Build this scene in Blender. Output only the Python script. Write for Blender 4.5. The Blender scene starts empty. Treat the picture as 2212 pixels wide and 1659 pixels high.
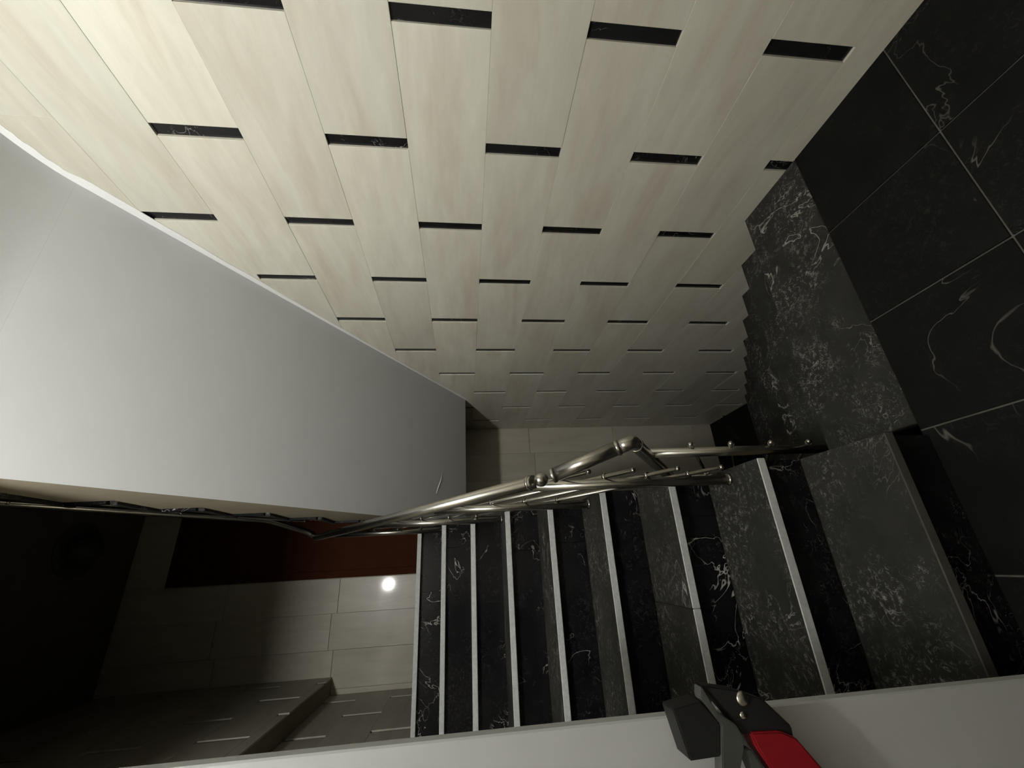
import bpy, bmesh, math, random
from mathutils import Vector, Matrix

random.seed(7)
SC = bpy.context.scene
COL = SC.collection

# ------------------------------------------------------------------ camera
CAM_H = 1.395
cam_d = bpy.data.cameras.new('camera')
cam_d.sensor_fit = 'HORIZONTAL'
cam_d.sensor_width = 36.0
cam_d.lens = 889.6 * 36.0 / 2212.0
cam_d.clip_start = 0.01
cam_o = bpy.data.objects.new('camera', cam_d)
COL.objects.link(cam_o)
right = Vector((-0.0525, -0.1024, -0.9934))
down = Vector((-0.9157, 0.4017, 0.0069))
fwd = Vector((0.3984, 0.9100, -0.1149)).normalized()
right = (right - fwd * right.dot(fwd)).normalized()
up = -(fwd.cross(right)).normalized()
m = Matrix((right, up, -fwd)).transposed().to_4x4()
m.translation = Vector((0, 0, CAM_H))
cam_o.matrix_world = m
SC.camera = cam_o

# ------------------------------------------------------------------ world, exposure
w = bpy.data.worlds.new('world')
SC.world = w
w.use_nodes = True
w.node_tree.nodes['Background'].inputs[0].default_value = (0, 0, 0, 1)
w.node_tree.nodes['Background'].inputs[1].default_value = 0.0
SC.view_settings.view_transform = 'Standard'
SC.view_settings.look = 'None'
SC.view_settings.exposure = 0.0
SC.view_settings.gamma = 1.0
SC.view_settings.use_curve_mapping = False
SC.cycles.max_bounces = 6
SC.cycles.diffuse_bounces = 4
SC.cycles.glossy_bounces = 3
SC.cycles.caustics_reflective = False
SC.cycles.caustics_refractive = False
LAMP = (-0.26, 0.06, 2.952)
SC.cycles.use_light_tree = False
LAMP_STRENGTH = 575.0

# ------------------------------------------------------------------ stair layout (metres)
XW = 1.504          # clad wall on the right
XL = -1.03          # clad wall on the left
YE = 4.785          # end wall
RISE, RUN = 0.1946, 0.289
Y_UP = 1.067        # first riser of the flights going away
Y_RET = 3.735       # first riser of the returning flights
X_UP = 0.29         # open end of the treads of the up flight
X_IN = 0.325        # inner edge of the flights along the right wall
N = 9
Z_LAND = N * RISE
Z_CEIL = 3.062

# ------------------------------------------------------------------ node helpers
class NT:
    def __init__(s, name):
        s.mat = bpy.data.materials.new(name)
        s.mat.use_nodes = True
        s.t = s.mat.node_tree
        s.b = s.t.nodes['Principled BSDF']
    def n(s, typ, **kw):
        nd = s.t.nodes.new(typ)
        for k, v in kw.items():
            setattr(nd, k, v)
        return nd
    def l(s, a, b):
        s.t.links.new(a, b)
    def math(s, op, a, b=None, c=None, clamp=False):
        nd = s.n('ShaderNodeMath', operation=op, use_clamp=clamp)
        for i, v in enumerate((a, b, c)):
            if v is None:
                continue
            if isinstance(v, (int, float)):
                nd.inputs[i].default_value = v
            else:
                s.l(v, nd.inputs[i])
        return nd.outputs[0]
    def coords(s, scale=(1, 1, 1), spread=37.0):
        tc = s.n('ShaderNodeTexCoord')
        oi = s.n('ShaderNodeObjectInfo')
        mul = s.math('MULTIPLY', oi.outputs['Random'], spread)
        ad = s.n('ShaderNodeVectorMath', operation='ADD')
        cb = s.n('ShaderNodeCombineXYZ')
        s.l(mul, cb.inputs[0]); s.l(mul, cb.inputs[1]); s.l(mul, cb.inputs[2])
        s.l(tc.outputs['Object'], ad.inputs[0]); s.l(cb.outputs[0], ad.inputs[1])
        sc = s.n('ShaderNodeVectorMath', operation='MULTIPLY')
        s.l(ad.outputs[0], sc.inputs[0]); sc.inputs[1].default_value = scale
        return sc.outputs[0], oi.outputs['Random']
    def noise(s, vec, scale, detail=3, rough=0.5, dist=0.0):
        nd = s.n('ShaderNodeTexNoise')
        s.l(vec, nd.inputs['Vector'])
        nd.inputs['Scale'].default_value = scale
        nd.inputs['Detail'].default_value = detail
        nd.inputs['Roughness'].default_value = rough
        nd.inputs['Distortion'].default_value = dist
        return nd.outputs[0]
    def ramp(s, fac, stops):
        nd = s.n('ShaderNodeValToRGB')
        el = nd.color_ramp.elements
        while len(el) < len(stops):
            el.new(0.5)
        for e, (p, c) in zip(el, stops):
            e.position = p
            e.color = (c[0], c[1], c[2], 1) if len(c) == 3 else c
        s.l(fac, nd.inputs[0])
        return nd.outputs[0]
    def mix(s, fac, a, b, typ='MIX'):
        nd = s.n('ShaderNodeMix', data_type='RGBA', blend_type=typ)
        for i, v in ((0, fac), (6, a), (7, b)):
            if isinstance(v, (int, float)):
                nd.inputs[i].default_value = v
            elif isinstance(v, tuple):
                nd.inputs[i].default_value = (*v, 1)
            else:
                s.l(v, nd.inputs[i])
        return nd.outputs[2]
    def ridge(s, val, width):
        """thin bright line where a noise crosses one half"""
        d = s.math('ABSOLUTE', s.math('SUBTRACT', val, 0.5))
        return s.math('SUBTRACT', 1.0, s.math('DIVIDE', d, width), clamp=True)
    def bump(s, h, strength, dist=0.002):
        nd = s.n('ShaderNodeBump')
        nd.inputs['Strength'].default_value = strength
        nd.inputs['Distance'].default_value = dist
        s.l(h, nd.inputs['Height'])
        s.l(nd.outputs[0], s.b.inputs['Normal'])
    def set(s, **kw):
        for k, v in kw.items():
            i = s.b.inputs[k.replace('_', ' ')]
            if isinstance(v, (int, float)):
                i.default_value = v
            elif isinstance(v, tuple):
                i.default_value = (*v, 1)
            else:
                s.l(v, i)
        return s.mat

def mat_stone(name, c1, c2, c3, scale, rough, coat=0.0):
    """honed beige stone with soft streaks along the board"""
    t = NT(name)
    v, r = t.coords(scale)
    a = t.noise(v, 1.0, 5, 0.55, 0.6)
    b = t.noise(v, 3.1, 4, 0.6, 0.3)
    col = t.ramp(a, [(0.30, c1), (0.5, c2), (0.70, c3)])
    br = t.math('ADD', 0.86, t.math('MULTIPLY', b, 0.28))
    r2 = t.math('ADD', 0.93, t.math('MULTIPLY', r, 0.13))
    br = t.math('MULTIPLY', br, r2)
    cc = t.n('ShaderNodeCombineColor')
    for i in range(3):
        t.l(br, cc.inputs[i])
    col = t.mix(1.0, col, cc.outputs[0], 'MULTIPLY')
    return t.set(Base_Color=col, Roughness=rough, Coat_Weight=coat, Coat_Roughness=0.07, Specular_IOR_Level=0.35)

def mat_marble(name, base, base2, vein, rough, amount=1.0, fine=0.0, scale=1.0, spec=0.4):
    """black marble with white veins"""
    t = NT(name)
    v, r = t.coords((1, 1, 1))
    big = t.noise(v, 2.6 * scale, 4, 0.55, 1.4)
    gate = t.noise(v, 1.7 * scale, 2, 0.5)
    gate = t.math('MULTIPLY', t.math('SUBTRACT', gate, 0.53, clamp=True), 9.0, clamp=True)
    v1 = t.math('MULTIPLY', t.ridge(big, 0.008), gate)
    mid = t.noise(v, 7.0 * scale, 4, 0.6, 1.0)
    g2 = t.noise(v, 2.9 * scale, 3, 0.6)
    g2 = t.math('MULTIPLY', t.math('SUBTRACT', g2, 0.57, clamp=True), 7.0, clamp=True)
    v2 = t.math('MULTIPLY', t.ridge(mid, 0.011), t.math('MULTIPLY', g2, 0.7))
    tot = t.math('MAXIMUM', v1, v2)
    sp = t.noise(v, 60.0, 3, 0.7, 0.5)
    g3 = t.noise(v, 3.3 * scale, 4, 0.6)
    g3 = t.math('MULTIPLY', t.math('SUBTRACT', g3, 0.42, clamp=True), 5.0, clamp=True)
    cr = t.ridge(t.noise(v, 26.0, 5, 0.65, 1.6), 0.035)
    cr = t.math('MULTIPLY', cr, t.math('MULTIPLY', t.math('SUBTRACT', t.noise(v, 55.0, 2, 0.5), 0.46, clamp=True), 6.0, clamp=True))
    v3 = t.math('MAXIMUM', t.math('MULTIPLY', t.math('SUBTRACT', sp, 0.6, clamp=True), 5.0, clamp=True), cr)
    v3 = t.math('MULTIPLY', v3, t.math('MULTIPLY', g3, fine))
    tot = t.math('MULTIPLY', t.math('MAXIMUM', tot, v3), amount, clamp=True)
    cloud = t.noise(v, 9.0, 4, 0.65)
    b = t.mix(t.math('MULTIPLY', t.math('SUBTRACT', cloud, 0.35, clamp=True), 2.5, clamp=True), base, base2)
    col = t.mix(tot, b, vein)
    t.bump(sp, 0.05)
    return t.set(Base_Color=col, Roughness=rough, Specular_IOR_Level=spec)

def mat_plain(name, col, rough=0.6, var=0.08, scale=14.0, metallic=0.0, bump=0.0, spec=0.5):
    t = NT(name)
    v, r = t.coords((1, 1, 1))
    nz = t.noise(v, scale, 4, 0.6)
    k = t.math('ADD', 1.0 - var, t.math('MULTIPLY', nz, 2 * var))
    cc = t.n('ShaderNodeCombineColor')
    for i in range(3):
        t.l(k, cc.inputs[i])
    c = t.mix(1.0, col, cc.outputs[0], 'MULTIPLY')
    if bump:
        t.bump(t.noise(v, scale * 14, 3, 0.6), bump)
    return t.set(Base_Color=c, Roughness=rough, Metallic=metallic, Specular_IOR_Level=spec)

M = {}
M['stone_y'] = mat_stone('beige_stone_boards', (0.53, 0.49, 0.41), (0.585, 0.57, 0.485), (0.62, 0.615, 0.54), (9, 1.3, 7), 0.45, 0.06)
M['stone_z'] = mat_stone('beige_stone_columns', (0.46, 0.43, 0.35), (0.50, 0.475, 0.395), (0.53, 0.51, 0.435), (7, 9, 1.3), 0.34, 0.22)
M['stone_left_shaded'] = mat_stone('shaded_beige_stone_boards', (0.34, 0.31, 0.25), (0.38, 0.36, 0.30), (0.41, 0.395, 0.335), (9, 1.3, 7), 0.5, 0.05)  # same beige stone, the left wall's shade darkened into its colour
M['slot'] = mat_marble('black_marble_strip', (0.006, 0.006, 0.007), (0.012, 0.012, 0.012), (0.35, 0.34, 0.32), 0.22, 0.7, 0.0, 3.0)
M['riser'] = mat_marble('polished_black_marble', (0.0035, 0.0035, 0.0045), (0.009, 0.009, 0.010), (0.55, 0.53, 0.50), 0.2, 0.9, 0.06, 1.5, 0.35)
M['tread'] = mat_marble('honed_dark_marble', (0.016, 0.016, 0.014), (0.029, 0.028, 0.025), (0.40, 0.39, 0.36), 0.6, 0.85, 0.9, 1.1, 0.2)
M['tile'] = mat_marble('black_marble_floor_tile', (0.003, 0.003, 0.0028), (0.006, 0.006, 0.0056), (0.16, 0.15, 0.135), 0.6, 0.75, 0.15, 0.9, 0.12)
M['edge'] = mat_plain('sawn_grey_marble_edge', (0.50, 0.52, 0.51), 0.8, 0.3, 60, bump=0.2, spec=0.2)
M['edge_dark'] = mat_plain('dark_marble_edge', (0.055, 0.053, 0.045), 0.6, 0.3, 40, spec=0.2)
M['grout'] = mat_plain('grey_grout', (0.10, 0.097, 0.088), 0.9, 0.3, 30, spec=0.1)
M['joint'] = mat_plain('pale_joint_mortar', (0.42, 0.39, 0.32), 0.9, 0.15, 20, spec=0.1)
M['white'] = mat_plain('white_paint', (0.56, 0.575, 0.58), 0.8, 0.04, 6, bump=0.02, spec=0.1)
M['panel'] = mat_plain('grey_white_panel_paint', (0.44, 0.45, 0.45), 0.8, 0.05, 8, bump=0.03, spec=0.15)
M['margin'] = mat_plain('white_paint_margin', (0.74, 0.75, 0.75), 0.8, 0.06, 20, spec=0.2)
M['raw'] = mat_plain('raw_beige_plaster', (0.27, 0.24, 0.18), 0.9, 0.16, 12, bump=0.2, spec=0.1)
M['concrete'] = mat_plain('plain_plaster', (0.30, 0.28, 0.24), 0.9, 0.1, 10, spec=0.1)
M['wood'] = mat_plain('brown_varnished_wood', (0.060, 0.019, 0.008), 0.85, 0.3, 8, spec=0.1)
M['steel'] = mat_plain('polished_steel', (0.44, 0.425, 0.385), 0.26, 0.06, 30, metallic=1.0)
M['black'] = mat_plain('black_plastic', (0.010, 0.010, 0.010), 0.5, 0.2, 40, spec=0.3)
M['grey'] = mat_plain('dark_grey_plastic', (0.050, 0.052, 0.048), 0.55, 0.15, 40, spec=0.3)
M['red'] = mat_plain('red_grip_plastic', (0.20, 0.005, 0.010), 0.5, 0.15, 30, spec=0.3)
M['rosette'] = mat_plain('unlit_lamp_glass', (0.05, 0.05, 0.045), 0.5, 0.1, 10)
t = NT('lit_bulb')
t.set(Base_Color=(1, 1, 1), Emission_Color=(1.0, 0.985, 0.945), Emission_Strength=LAMP_STRENGTH)
M['bulb'] = t.mat
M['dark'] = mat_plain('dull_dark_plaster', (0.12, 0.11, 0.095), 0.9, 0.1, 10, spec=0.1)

# ------------------------------------------------------------------ mesh helpers
def link(name, me, parent=None, loc=(0, 0, 0)):
    o = bpy.data.objects.new(name, me)
    o.location = loc
    COL.objects.link(o)
    if parent is not None:
        o.parent = parent
    return o

def finish(bm, name, mats, smooth=False):
    bmesh.ops.recalc_face_normals(bm, faces=bm.faces[:])
    me = bpy.data.meshes.new(name)
    bm.to_mesh(me)
    bm.free()
    for x in (mats if isinstance(mats, (list, tuple)) else [mats]):
        me.materials.append(M[x])
    if smooth:
        for p in me.polygons:
            p.use_smooth = True
    return me

def tag(o, label=None, cat=None, group=None, kind=None):
    if label: o['label'] = label
    if cat: o['category'] = cat
    if group: o['group'] = group
    if kind: o['kind'] = kind
    return o

_cache = {}
def box_mesh(sx, sy, sz, mat, bev=0.0012):
    key = (round(sx, 4), round(sy, 4), round(sz, 4), mat, bev)
    if key not in _cache:
        bm = bmesh.new()
        bmesh.ops.create_cube(bm, size=1.0)
        bmesh.ops.scale(bm, vec=(sx, sy, sz), verts=bm.verts)
        if bev:
            bmesh.ops.bevel(bm, geom=bm.edges[:], offset=min(bev, 0.3 * min(sx, sy, sz)), segments=1, affect='EDGES')
        _cache[key] = finish(bm, 'box', mat)
    return _cache[key]

def box(name, x0, x1, y0, y1, z0, z1, mat, parent=None, bev=0.0012):
    return link(name, box_mesh(x1 - x0, y1 - y0, z1 - z0, mat, bev), parent,
                ((x0 + x1) / 2, (y0 + y1) / 2, (z0 + z1) / 2))

def prism(name, prof, x0, x1, mats, face_mat=None, parent=None):
    """a (y,z) outline extruded along x; face_mat(normal) picks the slot"""
    bm = bmesh.new()
    a = [bm.verts.new((x0, y, z)) for y, z in prof]
    b = [bm.verts.new((x1, y, z)) for y, z in prof]
    bm.faces.new(a); bm.faces.new(b)
    n = len(prof)
    for i in range(n):
        bm.faces.new((a[i], a[(i + 1) % n], b[(i + 1) % n], b[i]))
    bmesh.ops.recalc_face_normals(bm, faces=bm.faces[:])
    if face_mat:
        for f in bm.faces:
            f.material_index = face_mat(f)
    return link(name, finish(bm, name, mats), parent)

def plate(name, poly, y0, y1, mat, parent=None, bev=0.003):
    """an (x,z) outline extruded along y"""
    bm = bmesh.new()
    a = [bm.verts.new((x, y0, z)) for x, z in poly]
    b = [bm.verts.new((x, y1, z)) for x, z in poly]
    bm.faces.new(a); bm.faces.new(b)
    n = len(poly)
    for i in range(n):
        bm.faces.new((a[i], a[(i + 1) % n], b[(i + 1) % n], b[i]))
    bmesh.ops.recalc_face_normals(bm, faces=bm.faces[:])
    if bev:
        bmesh.ops.bevel(bm, geom=bm.edges[:], offset=bev, segments=2, affect='EDGES', clamp_overlap=True)
    return link(name, finish(bm, name, mat), parent)

def sweep(bm, pts, rad, seg=16, caps=True):
    pts = [Vector(p) for p in pts]
    n = len(pts)
    rads = rad if isinstance(rad, (list, tuple)) else [rad] * n
    tang = []
    for i in range(n):
        if i == 0: d = pts[1] - pts[0]
        elif i == n - 1: d = pts[-1] - pts[-2]
        else: d = (pts[i + 1] - pts[i]).normalized() + (pts[i] - pts[i - 1]).normalized()
        tang.append(d.normalized())
    ref = Vector((1, 0, 0)) if abs(tang[0].x) < 0.9 else Vector((0, 0, 1))
    nrm = (ref - tang[0] * ref.dot(tang[0])).normalized()
    rings = []
    for i in range(n):
        nrm = (nrm - tang[i] * nrm.dot(tang[i])).normalized()
        bi = tang[i].cross(nrm)
        rings.append([bm.verts.new(pts[i] + (nrm * math.cos(2 * math.pi * k / seg) + bi * math.sin(2 * math.pi * k / seg)) * rads[i]) for k in range(seg)])
    for i in range(n - 1):
        for k in range(seg):
            f = bm.faces.new((rings[i][k], rings[i][(k + 1) % seg], rings[i + 1][(k + 1) % seg], rings[i + 1][k]))
            f.smooth = True
    if caps:
        bm.faces.new(rings[0]); bm.faces.new(rings[-1])

def tube(name, pts, rad, mat, parent=None, seg=16):
    bm = bmesh.new()
    sweep(bm, pts, rad, seg)
    return link(name, finish(bm, name, mat), parent)

def fillet(pts, r=0.04, k=6):
    """round the corners of a polyline"""
    P = [Vector(p) for p in pts]
    out = [P[0]]
    for i in range(1, len(P) - 1):
        a, b, c = P[i - 1], P[i], P[i + 1]
        d1 = min(r, (a - b).length * 0.45); d2 = min(r, (c - b).length * 0.45)
        s, e = b + (a - b).normalized() * d1, b + (c - b).normalized() * d2
        for j in range(k + 1):
            q = j / k
            out.append(s * (1 - q) ** 2 + b * 2 * q * (1 - q) + e * q * q)
    out.append(P[-1])
    return out

def ball(name, c, r, mat, parent=None, seg=14):
    bm = bmesh.new()
    bmesh.ops.create_uvsphere(bm, u_segments=seg, v_segments=seg // 2 + 2, radius=r)
    return link(name, finish(bm, name, mat, True), parent, c)

def struct(o, label):
    return tag(o, label=label, kind='structure')

# ------------------------------------------------------------------ right wall: staggered boards and dark slots
SLOT_W, PITCH, YS0 = 0.047, 0.4186, 0.676
ROW_H, ZC0 = 0.301, 1.305
TH = 0.014

def soffit_z(y):
    return Z_CEIL if y < 1.1 else 1.387 + 0.642 * (3.81 - y)

def clad(parent, xface, side, y0, y1, rows, r_range, keep, ys0=YS0, parity=0, stone='stone_y'):
    """boards and recessed dark strips on a wall at x = xface; side=+1 when the wall lies at larger x"""
    xa, xb = (xface, xface + TH) if side > 0 else (xface - TH, xface)
    sa, sb = (xface + TH - 0.003, xface + TH + 0.002) if side > 0 else (xface - TH - 0.002, xface - TH + 0.003)
    g = 0.0002
    for (za, zb, k) in rows:
        rs = [r for r in r_range if (r + k + parity) % 2 == 0]
        edges = []
        for r in rs:
            ys = ys0 + PITCH * r
            edges.append((ys, ys + (0.0 if stone == 'stone_y' and k >= 5 else SLOT_W)))
        segs = []
        cur = y0
        for ys, ye in edges:
            if ys >= y1:
                break
            if ys > cur + 0.02:
                segs.append((cur, ys))
            if ys < y1 and ye > y0:
                if keep(ys, za, zb) and not (stone == 'stone_y' and k >= 5):
                    link('marble_strip', box_mesh(sb - sa, SLOT_W, zb - za, 'slot', 0), parent,
                         ((sa + sb) / 2, (ys + ye) / 2, (za + zb) / 2))
            cur = max(cur, ye)
        if cur < y1 - 0.02:
            segs.append((cur, y1))
        for a, b in segs:
            b = min(b, y1)
            if b - a < 0.02 or not keep((a + b) / 2, za, zb):
                continue
            off = random.choice((0.0, 0.0, 0.0008, 0.0014)) * side
            link('board', box_mesh(xb - xa, b - a, zb - za - 2 * g, stone, 0.0009), parent,
                 ((xa + xb) / 2 + off, (a + b) / 2, (za + zb) / 2))

wall_right = struct(box('wall_right', XW + TH, XW + 0.2, -1.6, YE + 0.2, -2.0, 5.2, 'joint', bev=0),
                    'beige stone clad wall with staggered dark slots beside the descending stairs')
wr = wall_right.location.copy()
wall_right.location = (0, 0, 0)
for v in wall_right.data.vertices: v.co += wr

def keep_r(y, za, zb):
    if za > Z_CEIL + 0.02: return False
    if y > 1.3 and za > soffit_z(y - 0.42) + 0.05: return False
    if y < 0.9 and zb < -0.05: return False
    if zb < -1.76: return False
    if y > 1.8 and y < 3.3 and zb < -(y - 1.4) * 0.673 - 0.65: return False
    return True
rows = [(ZC0 + ROW_H * k, ZC0 + ROW_H * (k + 1), k) for k in range(-11, 6)]
clad(wall_right, XW, 1, -0.62, YE, rows, range(-3, 11), keep_r)

# ------------------------------------------------------------------ left wall: recessed lower part, projecting beam above
wall_left = struct(box('wall_left', -1.25, XL - TH, -1.6, YE + 0.2, -0.2, 5.2, 'joint', bev=0),
                   'dim beige stone clad wall left of the climbing stairs, above the white panel')
wl = wall_left.location.copy(); wall_left.location = (0, 0, 0)
for v in wall_left.data.vertices: v.co += wl
rl = [(1.765 + 0.302 * k, min(1.765 + 0.302 * (k + 1), 2.645), k) for k in range(-5, 3)]
clad(wall_left, XL, -1, 0.9, YE, rl, range(0, 11), lambda y, a, b: b > (y - 1.4) * 0.6 - 0.1, ys0=4.105 - 8 * PITCH, parity=1, stone='stone_left_shaded')
BEAM_X, BEAM_Z = -0.889, 2.645
beam = struct(box('trim_1', XL, BEAM_X - TH, 0.9, YE, BEAM_Z, 4.66, 'raw', bev=0), 'projecting clad beam running along the top of the dim left wall')
bl = beam.location.copy(); beam.location = (0, 0, 0)
for v in beam.data.vertices: v.co += bl
rb = [(BEAM_Z, 2.72, -1)] + [(2.72 + 0.304 * k, 2.72 + 0.304 * (k + 1), k) for k in range(0, 6)]
clad(beam, BEAM_X, -1, 2.2, YE, rb, range(3, 11), lambda y, a, b: b < 4.7, ys0=4.135 - 8 * PITCH, parity=0, stone='stone_left_shaded')

# ------------------------------------------------------------------ end wall: upright columns of long tiles
wall_end = struct(box('wall_end', -1.25, XW + TH, YE + TH, YE + 0.2, -2.0, 5.2, 'joint', bev=0),
                  'plain beige stone tiled end wall behind both stair landings')
we = wall_end.location.copy(); wall_end.location = (0, 0, 0)
for v in wall_end.data.vertices: v.co += we
def end_column(xa, xb, za, zb, shift):
    """one column of upright tiles between xa and xb"""
    z = -1.49 + shift
    cuts = [za]
    while z < zb:
        if z > za + 0.03: cuts.append(z)
        z += 1.055
    cuts.append(zb)
    for a, b in zip(cuts[:-1], cuts[1:]):
        link('upright_tile', box_mesh(xb - xa - 0.0016, TH, b - a - 0.0035, 'stone_z'), wall_end,
             ((xa + xb) / 2, YE + TH / 2 + random.choice((0, 0.0006, 0.001)), (a + b) / 2))
xs = [XW - 0.311 * i for i in range(9)] + [XL]
for i in range(len(xs) - 1):
    xb, xa = xs[i], xs[i + 1]
    sh = (0.0, -0.05)[i % 2]
    end_column(xa, xb, -1.751, 1.40, sh)
    if xb < 0.0:
        end_column(xa, xb, Z_LAND, 4.66, sh - 0.02)
    else:
        end_column(xa, xb, 4.3, 4.66, sh)

# ------------------------------------------------------------------ floor of the hall: black marble tiles
floor = struct(box('floor', XL, XW + TH, -1.6, 1.085, -0.22, -0.0045, 'grout', bev=0), 'black marble tiled floor of the hall')
fl = floor.location.copy(); floor.location = (0, 0, 0)
for v in floor.data.vertices: v.co += fl
xj = [XW, 1.098, 0.699, 0.309, -0.098, -0.5, -0.9, XL]
yj = [1.085, 0.676, 0.272, -0.132, -0.536, -0.94]
for i in range(len(xj) - 1):
    for j in range(len(yj) - 1):
        xb, xa, yb, ya = xj[i], xj[i + 1], yj[j], yj[j + 1]
        link('floor_tile', box_mesh(xb - xa - 0.005, yb - ya - 0.005, 0.012, 'tile', 0.001), floor,
             ((xa + xb) / 2, (ya + yb) / 2, -0.006 + random.uniform(-0.0004, 0.0004)))

def tread(root, xa, xb, ya, yb, z, T, sgn, edge, tread_mat='tread', end=True):
    bm = bmesh.new()
    bmesh.ops.create_cube(bm, size=1.0)
    bmesh.ops.scale(bm, vec=(xb - xa - 0.001, abs(yb - ya), T), verts=bm.verts)
    bmesh.ops.bevel(bm, geom=bm.edges[:], offset=0.0025, segments=1, affect='EDGES')
    bm.normal_update()
    for f in bm.faces:
        f.material_index = 1 if f.normal.y * -sgn > 0.5 or (end and f.normal.x > 0.9) else 0
    return link('tread', finish(bm, 'tread', [tread_mat, edge]), root, ((xa + xb) / 2, (ya + yb) / 2, z - T / 2))

# ------------------------------------------------------------------ ceiling, landings
def ceil_prof():
    c = [(-1.6, Z_CEIL)]
    p0, p1, p2 = (0.86, Z_CEIL), (1.20, Z_CEIL), (1.372, 2.952)
    for i in range(31):
        q = i / 30
        c.append(tuple(p0[k] * (1 - q) ** 2 + 2 * p1[k] * q * (1 - q) + p2[k] * q * q for k in (0, 1)))
    return c
prof = ceil_prof() + [(1.372, 3.46), (-1.6, 3.46)]
ceil_o = struct(prism('ceiling', prof, X_IN - 0.005, XW, ['white']), 'white plastered ceiling curving into the sloping stair soffit')
ceil2 = struct(prism('ceiling_hall', [(-1.6, Z_CEIL), (0.93, Z_CEIL), (0.95, 2.955), (1.03, 2.955), (1.03, 3.46), (-1.6, 3.46)], XL, X_IN - 0.005, ['white']), 'white plastered ceiling over the hall carrying the lamp')  # lowered lip at the stair edge added to cut light on the upper landing
land = struct(box('floor_landing', XL, XW, 3.83, YE, 1.402, Z_LAND - 0.03, 'concrete', bev=0), 'underside and slab of the half landing above eye level')
lt0 = box('landing_edge_slab', XL, X_UP, 3.40, 3.83, 1.402, Z_LAND - 0.03, 'concrete', land, 0)
lt0.location = Vector(lt0.location) - Vector(land.location)
lt = tread(land, XL, X_UP, 3.338, YE, Z_LAND, 0.03, 1, 'edge')
lt.name = 'landing_slab'
lt.location = Vector(lt.location) - Vector(land.location)
lt2 = box('landing_slab', X_UP, XW, 3.735, YE, Z_LAND - 0.03, Z_LAND, 'tread', land)
lt2.location = Vector(lt2.location) - Vector(land.location)
lowl = struct(box('floor_lower_landing', XL, XW + TH, 3.68, YE + TH, -2.0, -1.751, 'tile', bev=0), 'black marble floor of the lower landing at the foot of the descending stairs')
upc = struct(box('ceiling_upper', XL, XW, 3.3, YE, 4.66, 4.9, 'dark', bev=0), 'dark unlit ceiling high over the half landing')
wallb = struct(box('wall_front', XL - 0.2, XW + 0.2, -1.8, -1.6, -0.2, 3.5, 'concrete', bev=0), 'plastered wall behind the camera position')

# ------------------------------------------------------------------ flights of stairs
def flight(name, label, cat, xa, xb, y0, z0, sgn, n, soffit, body_mats=('concrete', 'concrete'), joints=None,
           tread_joint=None, top=True, first_dark=True, edge='edge', open_side=None, tread_mat='tread', ov=0.04):
    """n risers starting at y0,z0 and running in direction sgn; parts: slab body, risers, treads"""
    root = bpy.data.objects.new(name, None)
    COL.objects.link(root)
    tag(root, label, cat)
    T = 0.03
    prof = []
    for j in range(n):
        y = y0 + sgn * j * RUN + sgn * 0.02
        prof.append((y, z0 + j * RISE - (T if j else 0.0)))
        prof.append((y, z0 + (j + 1) * RISE - T))
    yl = y0 + sgn * ((n - 1) * RUN + 0.05)
    prof.append((yl, z0 + n * RISE - T))
    prof += soffit
    def fm(f):
        return 1 if f.normal.z < -0.3 else 0
    inset = 0.015
    ia = xa + (inset if open_side == 'low' else 0)
    ib = xb - (inset if open_side == 'high' else 0)
    prism('flight_slab', prof, ia, ib, list(body_mats), fm, root)
    for j in range(1, n + 1):
        yr = y0 + sgn * (j - 1) * RUN
        za, zb = z0 + (j - 1) * RISE, z0 + j * RISE - T
        cuts = [xa]
        for c in sorted((joints or {}).get(j, [])): cuts.append(c)
        cuts.append(xb)
        for a, b in zip(cuts[:-1], cuts[1:]):
            ya, yb = sorted((yr, yr + sgn * 0.02))
            box('riser', a + 0.0006, b - 0.0006, ya, yb, za, zb, 'riser', root, 0.0008)
        if j == n and not top:
            continue
        ya = yr - sgn * ov
        yb = yr + sgn * (RUN if j < n else 0.30)
        c = (tread_joint or {}).get(j)
        cuts = [xa] + ([c] if c else []) + [xb]
        for a, b in zip(cuts[:-1], cuts[1:]):
            tread(root, a, b, ya, yb, z0 + j * RISE, T, sgn, 'edge_dark' if (j == 1 and first_dark) else edge, tread_mat, b == xb)
    return root

up_joints = {3: [0.056, 0.134], 4: [0.142], 5: [0.083], 6: [0.064], 7: [-0.207], 8: [0.12], 9: [-0.158]}
flight('staircase', 'black marble stairs climbing away from the hall floor beside the steel railing', 'staircase',
       XL + 0.004, X_UP, Y_UP, 0.0, 1, N, [(3.40, 1.402), (3.18, 1.30), (1.35, 0.0)], ('raw', 'white'),
       joints=up_joints, tread_joint={3: -0.185}, top=False, open_side='high')
# descending flight: the hall floor ends in one honed slab, treads follow below it
down_root = flight('staircase', 'black marble stairs going down along the slotted beige wall', 'staircase',
       X_IN + 0.005, XW, Y_RET, -N * RISE, -1, N, [(1.373, -0.22), (1.55, -0.62), (3.75, -1.95)], ('raw', 'white'), first_dark=False, top=False)
for ch in down_root.children:
    pass
tread(down_root, X_IN + 0.005, XW, Y_UP + 0.018, 1.425, 0.0, 0.03, -1, 'edge_dark')
up_root = flight('staircase', 'upper flight climbing back overhead with a white sloping underside', 'staircase',
       X_IN - 0.005, XW, Y_RET, Z_LAND, -1, N, [(1.3722, 3.40), (1.3722, 2.952), (3.81, 1.387), (3.85, 1.402)], ('raw', 'white'), open_side='low', ov=0.05, edge='riser')
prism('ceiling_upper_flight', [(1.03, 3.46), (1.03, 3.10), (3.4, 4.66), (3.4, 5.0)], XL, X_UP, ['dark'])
struct(bpy.data.objects['ceiling_upper_flight'], 'dark sloping underside of the next flight over the climbing stairs')

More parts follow.
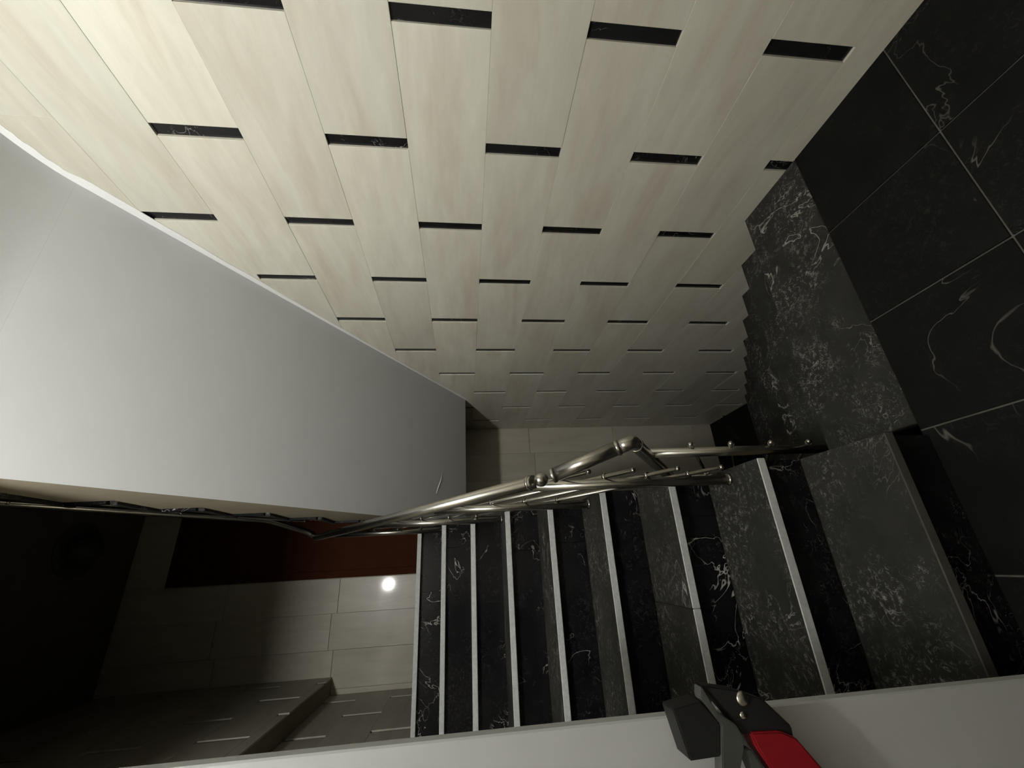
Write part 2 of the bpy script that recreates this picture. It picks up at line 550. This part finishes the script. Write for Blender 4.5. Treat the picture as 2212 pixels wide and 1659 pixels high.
# a small dried paint run on the sloping soffit
bm = bmesh.new()
sweep(bm, [(0.545, 3.436, 1.6265), (0.602, 3.46, 1.611), (0.66, 3.487, 1.594), (0.735, 3.507, 1.5815)], [0.0015, 0.0055, 0.0045, 0.0008], 8)
link('paint_run', finish(bm, 'paint_run', 'margin'), up_root)

# irregular white paint margin where the soffit meets the clad wall
def margin():
    sof = [(-0.4, Z_CEIL)] + [p for p in ceil_prof()[1:]]
    y = 1.40
    while y < 3.81:
        sof.append((y, 1.387 + 0.642 * (3.81 - y))); y += 0.045
    sof.append((3.81, 1.387))
    bm = bmesh.new()
    prev = None
    wv = 0.045
    dense = []
    for a, b in zip(sof[:-1], sof[1:]):
        k = max(1, int(math.hypot(b[0] - a[0], b[1] - a[1]) / 0.03))
        for i in range(k):
            dense.append((a[0] + (b[0] - a[0]) * i / k, a[1] + (b[1] - a[1]) * i / k))
    dense.append(sof[-1])
    for i, (y, z) in enumerate(dense):
        wv += random.uniform(-0.005, 0.005)
        wv = min(0.054, max(0.034, wv))
        taper = 1.0 if y < 1.5 else max(0.5, 1.0 - 0.5 * (y - 1.5) / 1.3)
        j = min(i + 1, len(dense) - 1); h = max(i - 1, 0)
        ty, tz = dense[j][0] - dense[h][0], dense[j][1] - dense[h][1]
        L = math.hypot(ty, tz)
        ny, nz = tz / L, -ty / L
        if nz > 0: ny, nz = -ny, -nz
        q = [bm.verts.new((XW - 0.0018, y, z)), bm.verts.new((XW - 0.0018, y + ny * wv * taper, z + nz * wv * taper)),
             bm.verts.new((XW + 0.001, y + ny * wv * taper, z + nz * wv * taper))]
        if prev:
            bm.faces.new((prev[0], q[0], q[1], prev[1]))
            bm.faces.new((prev[1], q[1], q[2], prev[2]))
        prev = q
    return link('trim_2', finish(bm, 'paint_margin', 'margin'))
for p in ceil_o.data.polygons:
    p.use_smooth = True
ceil_o.data.set_sharp_from_angle(angle=math.radians(20))
struct(margin(), 'uneven white paint margin along the top of the slotted wall')

# ------------------------------------------------------------------ brown door on the half landing
def make_door():
    d = bpy.data.objects.new('door_1', None)
    COL.objects.link(d)
    struct(d, 'dark brown wooden door and panel on the half landing end wall')
    x0, x1, z0, z1 = -0.045, 1.20, Z_LAND, 4.30
    for a, b in ((x0, x0 + 0.07), (x1 - 0.07, x1)):
        box('jamb', a, b, YE - 0.012, YE + 0.012, z0, z1, 'wood', d, 0.004)
    for z in (z1 - 0.07, 3.82):
        box('rail', x0 + 0.07, x1 - 0.07, YE - 0.012, YE + 0.012, z, z + 0.07, 'wood', d, 0.004)
    box('leaf', x0 + 0.07, 0.575, YE - 0.004, YE + 0.012, z0, 3.82, 'wood', d, 0.003)
    box('leaf', 0.58, x1 - 0.07, YE - 0.004, YE + 0.012, z0, 3.82, 'wood', d, 0.003)
    box('transom_panel', x0 + 0.07, x1 - 0.07, YE - 0.002, YE + 0.012, 3.89, z1 - 0.07, 'wood', d, 0.003)
    return d
make_door()

# ------------------------------------------------------------------ railings
def railing(label):
    r = bpy.data.objects.new('stair_railing', None)
    COL.objects.link(r)
    return tag(r, label, 'railing', 'steel railings of the stairwell')

def post(r, x, y, z0, z1, rad=0.0185):
    p = tube('post', [(x, y, z0), (x, y, z1)], rad, 'steel', r)
    tube('base_collar', [(x, y, z0), (x, y, z0 + 0.006), (x, y, z0 + 0.010)], [0.0225, 0.0225, 0.020], 'steel', p)
    return p

def rod(r, x, ya, za, yb, zb, rad=0.0078):
    o = tube('rod', [(x, ya, za), (x, yb, zb)], rad, 'steel', r, 10)
    d = Vector((0, ya - yb, za - zb)).normalized()
    a = Vector((x, ya, za))
    tube('end_cap', [a - d * 0.006, a + d * 0.004, a + d * 0.007], [0.0092, 0.0092, 0.006], 'steel', o, 10)
    return o

def clamp_ring(r, xp, xr, y, z, d):
    """short boss from the post to the rod with a ring round the rod"""
    c = tube('rod_clamp', [(xp, y, z), (xr, y, z)], 0.006, 'steel', r, 8)
    a = Vector((xr, y, z))
    tube('ring', [a - d * 0.006, a + d * 0.006], 0.0115, 'steel', c, 12)

SL = RISE / RUN
# up flight
ra = railing('polished steel railing with four rods along the climbing marble stairs')
HR = 0.0245
PX, RX, HX = 0.25, 0.277, 0.262
d_up = Vector((0, -RUN, -RISE)).normalized()
def h_up(y): return 1.168 + SL * (y - 1.5)
for i in range(4):
    y = 1.50 + i * 2 * RUN
    post(ra, PX, y, RISE * 2 * (i + 1), h_up(y) - 0.015)
    for k in (0.158, 0.3245, 0.49, 0.651):
        clamp_ring(ra, PX, RX, y, 0.389 + k + SL * (y - 1.5), d_up)
for k in (0.158, 0.3245, 0.49, 0.651):
    zc = 0.389 + k
    rod(ra, RX, 1.395, zc - SL * 0.105, 3.42, zc + SL * 1.92)
tube('handrail', [(HX, 1.475, h_up(1.475)), (HX, 3.48, h_up(3.48)), (HX + 0.003, 3.55, h_up(3.55)), (HX + 0.015, 3.63, h_up(3.60))], HR, 'steel', ra, 20)
def collar(r, p, d, rad=0.0275, half=0.006):
    p = Vector(p); d = Vector(d).normalized()
    return tube('collar', [p - d * half, p - d * half * 0.5, p + d * half * 0.5, p + d * half], [rad * 0.94, rad, rad, rad * 0.94], 'steel', r, 20)
dA = Vector((0, 1, SL))
collar(ra, (HX, 1.490, h_up(1.490)), dA)
ball('joint_ball', (HX + 0.003, 1.447, h_up(1.447) - 0.004), 0.0255, 'steel', ra, 20)
E = Vector((0.352, 1.292, 0.838))
J = Vector((HX + 0.008, 1.425, 1.098))
dB = (E - J).normalized()
collar(ra, J + dB * 0.012, dB)
tube('handrail', [J + dB * 0.006, E - dB * 0.045], HR, 'steel', ra, 20)
collar(ra, E - dB * 0.052, dB)
# down flight
rb_ = railing('polished steel railing of the stairs going down, with ball ended rods')
dn = Vector((0.0, RUN, -RISE)).normalized()
tube('handrail', fillet([E - dB * 0.046, E, E + dn * 0.05], 0.03) + [E + dn * 2.6], HR, 'steel', rb_, 20)
collar(rb_, E + dn * 0.05, dn)
def h_dn(y): return E.z - SL * (y - E.y)
PXB, RXB = 0.362, 0.388
for i in range(4):
    y = 1.505 + i * 2 * RUN
    post(rb_, PXB, y, -RISE * (1 + 2 * i), h_dn(y) - 0.01)
    for z in (0.507, 0.338, 0.166, 0.0):
        clamp_ring(rb_, PXB, RXB, y, z - SL * (y - 1.505), dn)
for z in (0.507, 0.338, 0.166, 0.0):
    o = tube('rod', [(RXB, 1.49, z + SL * 0.015), (RXB, 3.45, z - SL * 1.945)], 0.0068, 'steel', rb_, 10)
    ball('end_ball', (RXB, 1.487, z + SL * 0.018), 0.0105, 'steel', o, 12)
# upper flight
rc = railing('dim steel railing of the upper flight, seen from below over the dark landing')
PXC, RXC = 0.400, 0.376
def h_c(y): return 2.86 + SL * (3.25 - y)
for i in range(4):
    y = Y_RET - RUN - 0.13 - i * 2 * RUN
    post(rc, PXC, y, Z_LAND + RISE * (2 + 2 * i), h_c(y) - 0.015)
    for k in (0.158, 0.3245, 0.49, 0.651):
        clamp_ring(rc, PXC, RXC, y, h_c(y) - 0.78 + k, Vector((0, RUN, -RISE)).normalized())
for k in (0.158, 0.3245, 0.49, 0.651):
    rod(rc, RXC, 3.43, h_c(3.43) - 0.78 + k, 1.4, h_c(1.4) - 0.78 + k)
tube('handrail', fillet([(HX + 0.018, 3.645, h_up(3.61)), (0.32, 3.60, 2.65), (0.385, 3.30, 2.83), (0.385, 1.4, 2.83 + SL * 1.9)], 0.05), 0.0235, 'steel', rc, 18)

# ------------------------------------------------------------------ white panel at the near left and the clamp on it
PY = 0.88
panel = box('partition_panel', XL + 0.01, -0.292 * 0.908, PY, PY + 0.028, 0.0, 2.02, 'panel', None, 0.003)
tag(panel, 'plain white upright panel at the very bottom of the photo, left of the stairs', 'panel')

cl = bpy.data.objects.new('spring_clamp', None)
COL.objects.link(cl)
tag(cl, 'black and red hand clamp with a silver rivet against the white panel', 'clamp')
F = 0.832
KS = F / 0.62
def at(pts):
    return [(x * KS, CAM_H + (z - CAM_H) * KS) for x, z in pts]
plate('jaw_pad', at([(-0.181, 1.135), (-0.175, 1.097), (-0.201, 1.076), (-0.232, 1.084), (-0.233, 1.124)]), F, PY - 0.001, 'black', cl, 0.002)
plate('arm', at([(-0.159, 1.093), (-0.187, 1.078), (-0.201, 1.057), (-0.214, 1.051), (-0.226, 1.053), (-0.275, 1.080), (-0.274, 1.093), (-0.232, 1.084), (-0.201, 1.076), (-0.172, 1.096)]), F - 0.004, F + 0.022, 'grey', cl, 0.0015)
plate('jaw_body', at([(-0.159, 1.090), (-0.167, 1.047), (-0.180, 1.010), (-0.211, 0.980), (-0.222, 0.981), (-0.213, 1.05), (-0.195, 1.060)]), F + 0.002, F + 0.032, 'black', cl, 0.002)
plate('grip', at([(-0.211, 1.040), (-0.213, 1.0), (-0.221, 0.981), (-0.254, 0.956), (-0.30, 0.925), (-0.30, 0.985), (-0.262, 1.015), (-0.228, 1.035)]), F - 0.004, F + 0.03, 'red', cl, 0.003)
plate('lever', at([(-0.227, 1.051), (-0.228, 1.043), (-0.285, 1.01), (-0.285, 1.035)]), F, F + 0.03, 'grey', cl, 0.0015)
def rivet(x, z, r):
    bm = bmesh.new()
    bmesh.ops.create_uvsphere(bm, u_segments=18, v_segments=10, radius=r)
    bmesh.ops.scale(bm, vec=(1, 0.5, 1), verts=bm.verts)
    return link('rivet', finish(bm, 'rivet', 'steel', True), cl, (x, F + 0.001, z))
rivet(*at([(-0.177, 1.039)])[0], 0.0115)
rivet(*at([(-0.194, 1.043)])[0], 0.006)

# ------------------------------------------------------------------ lamps
def lamp(label, loc, r_plate, r_globe, globe, drop, blocker_r):
    """ceiling plate, globe, and an added disc below that blocks steep downward light"""
    o = bpy.data.objects.new('ceiling_lamp', None)
    COL.objects.link(o)
    o.location = loc
    tag(o, label, 'lamp')
    tube('base_plate', [(0, 0, 0), (0, 0, -0.012), (0, 0, -0.018)], [r_plate, r_plate, r_plate * 0.8], 'rosette' if globe == 'rosette' else 'edge', o, 28)
    tube('stem', [(0, 0, -0.015), (0, 0, -drop + r_globe * 0.9)], 0.012, 'steel', o, 12)
    ball('globe', (0, 0, -drop), r_globe, globe, o, 14)
    if blocker_r:
        tube('light_blocker', [(0, 0, -drop - r_globe * 1.16), (0, 0, -drop - r_globe * 1.22), (0, 0, -drop - r_globe * 1.40)], [blocker_r, blocker_r, blocker_r * 0.3], 'black', o, 28)  # added opaque disc that dims surfaces far below, no known lamp part
        tube('blocker_rod', [(0, 0, -drop - r_globe * 0.9), (0, 0, -drop - r_globe * 1.25)], 0.006, 'steel', o, 8)
    return o
lamp('lit globe lamp on the hall ceiling just outside the picture', (LAMP[0], LAMP[1], Z_CEIL), 0.07, 0.09, 'bulb', Z_CEIL - LAMP[2], 0.088)
lamp('unlit round ceiling lamp in the dark above the half landing', (0.29, 4.11, 4.66), 0.22, 0.13, 'rosette', 0.05, 0)
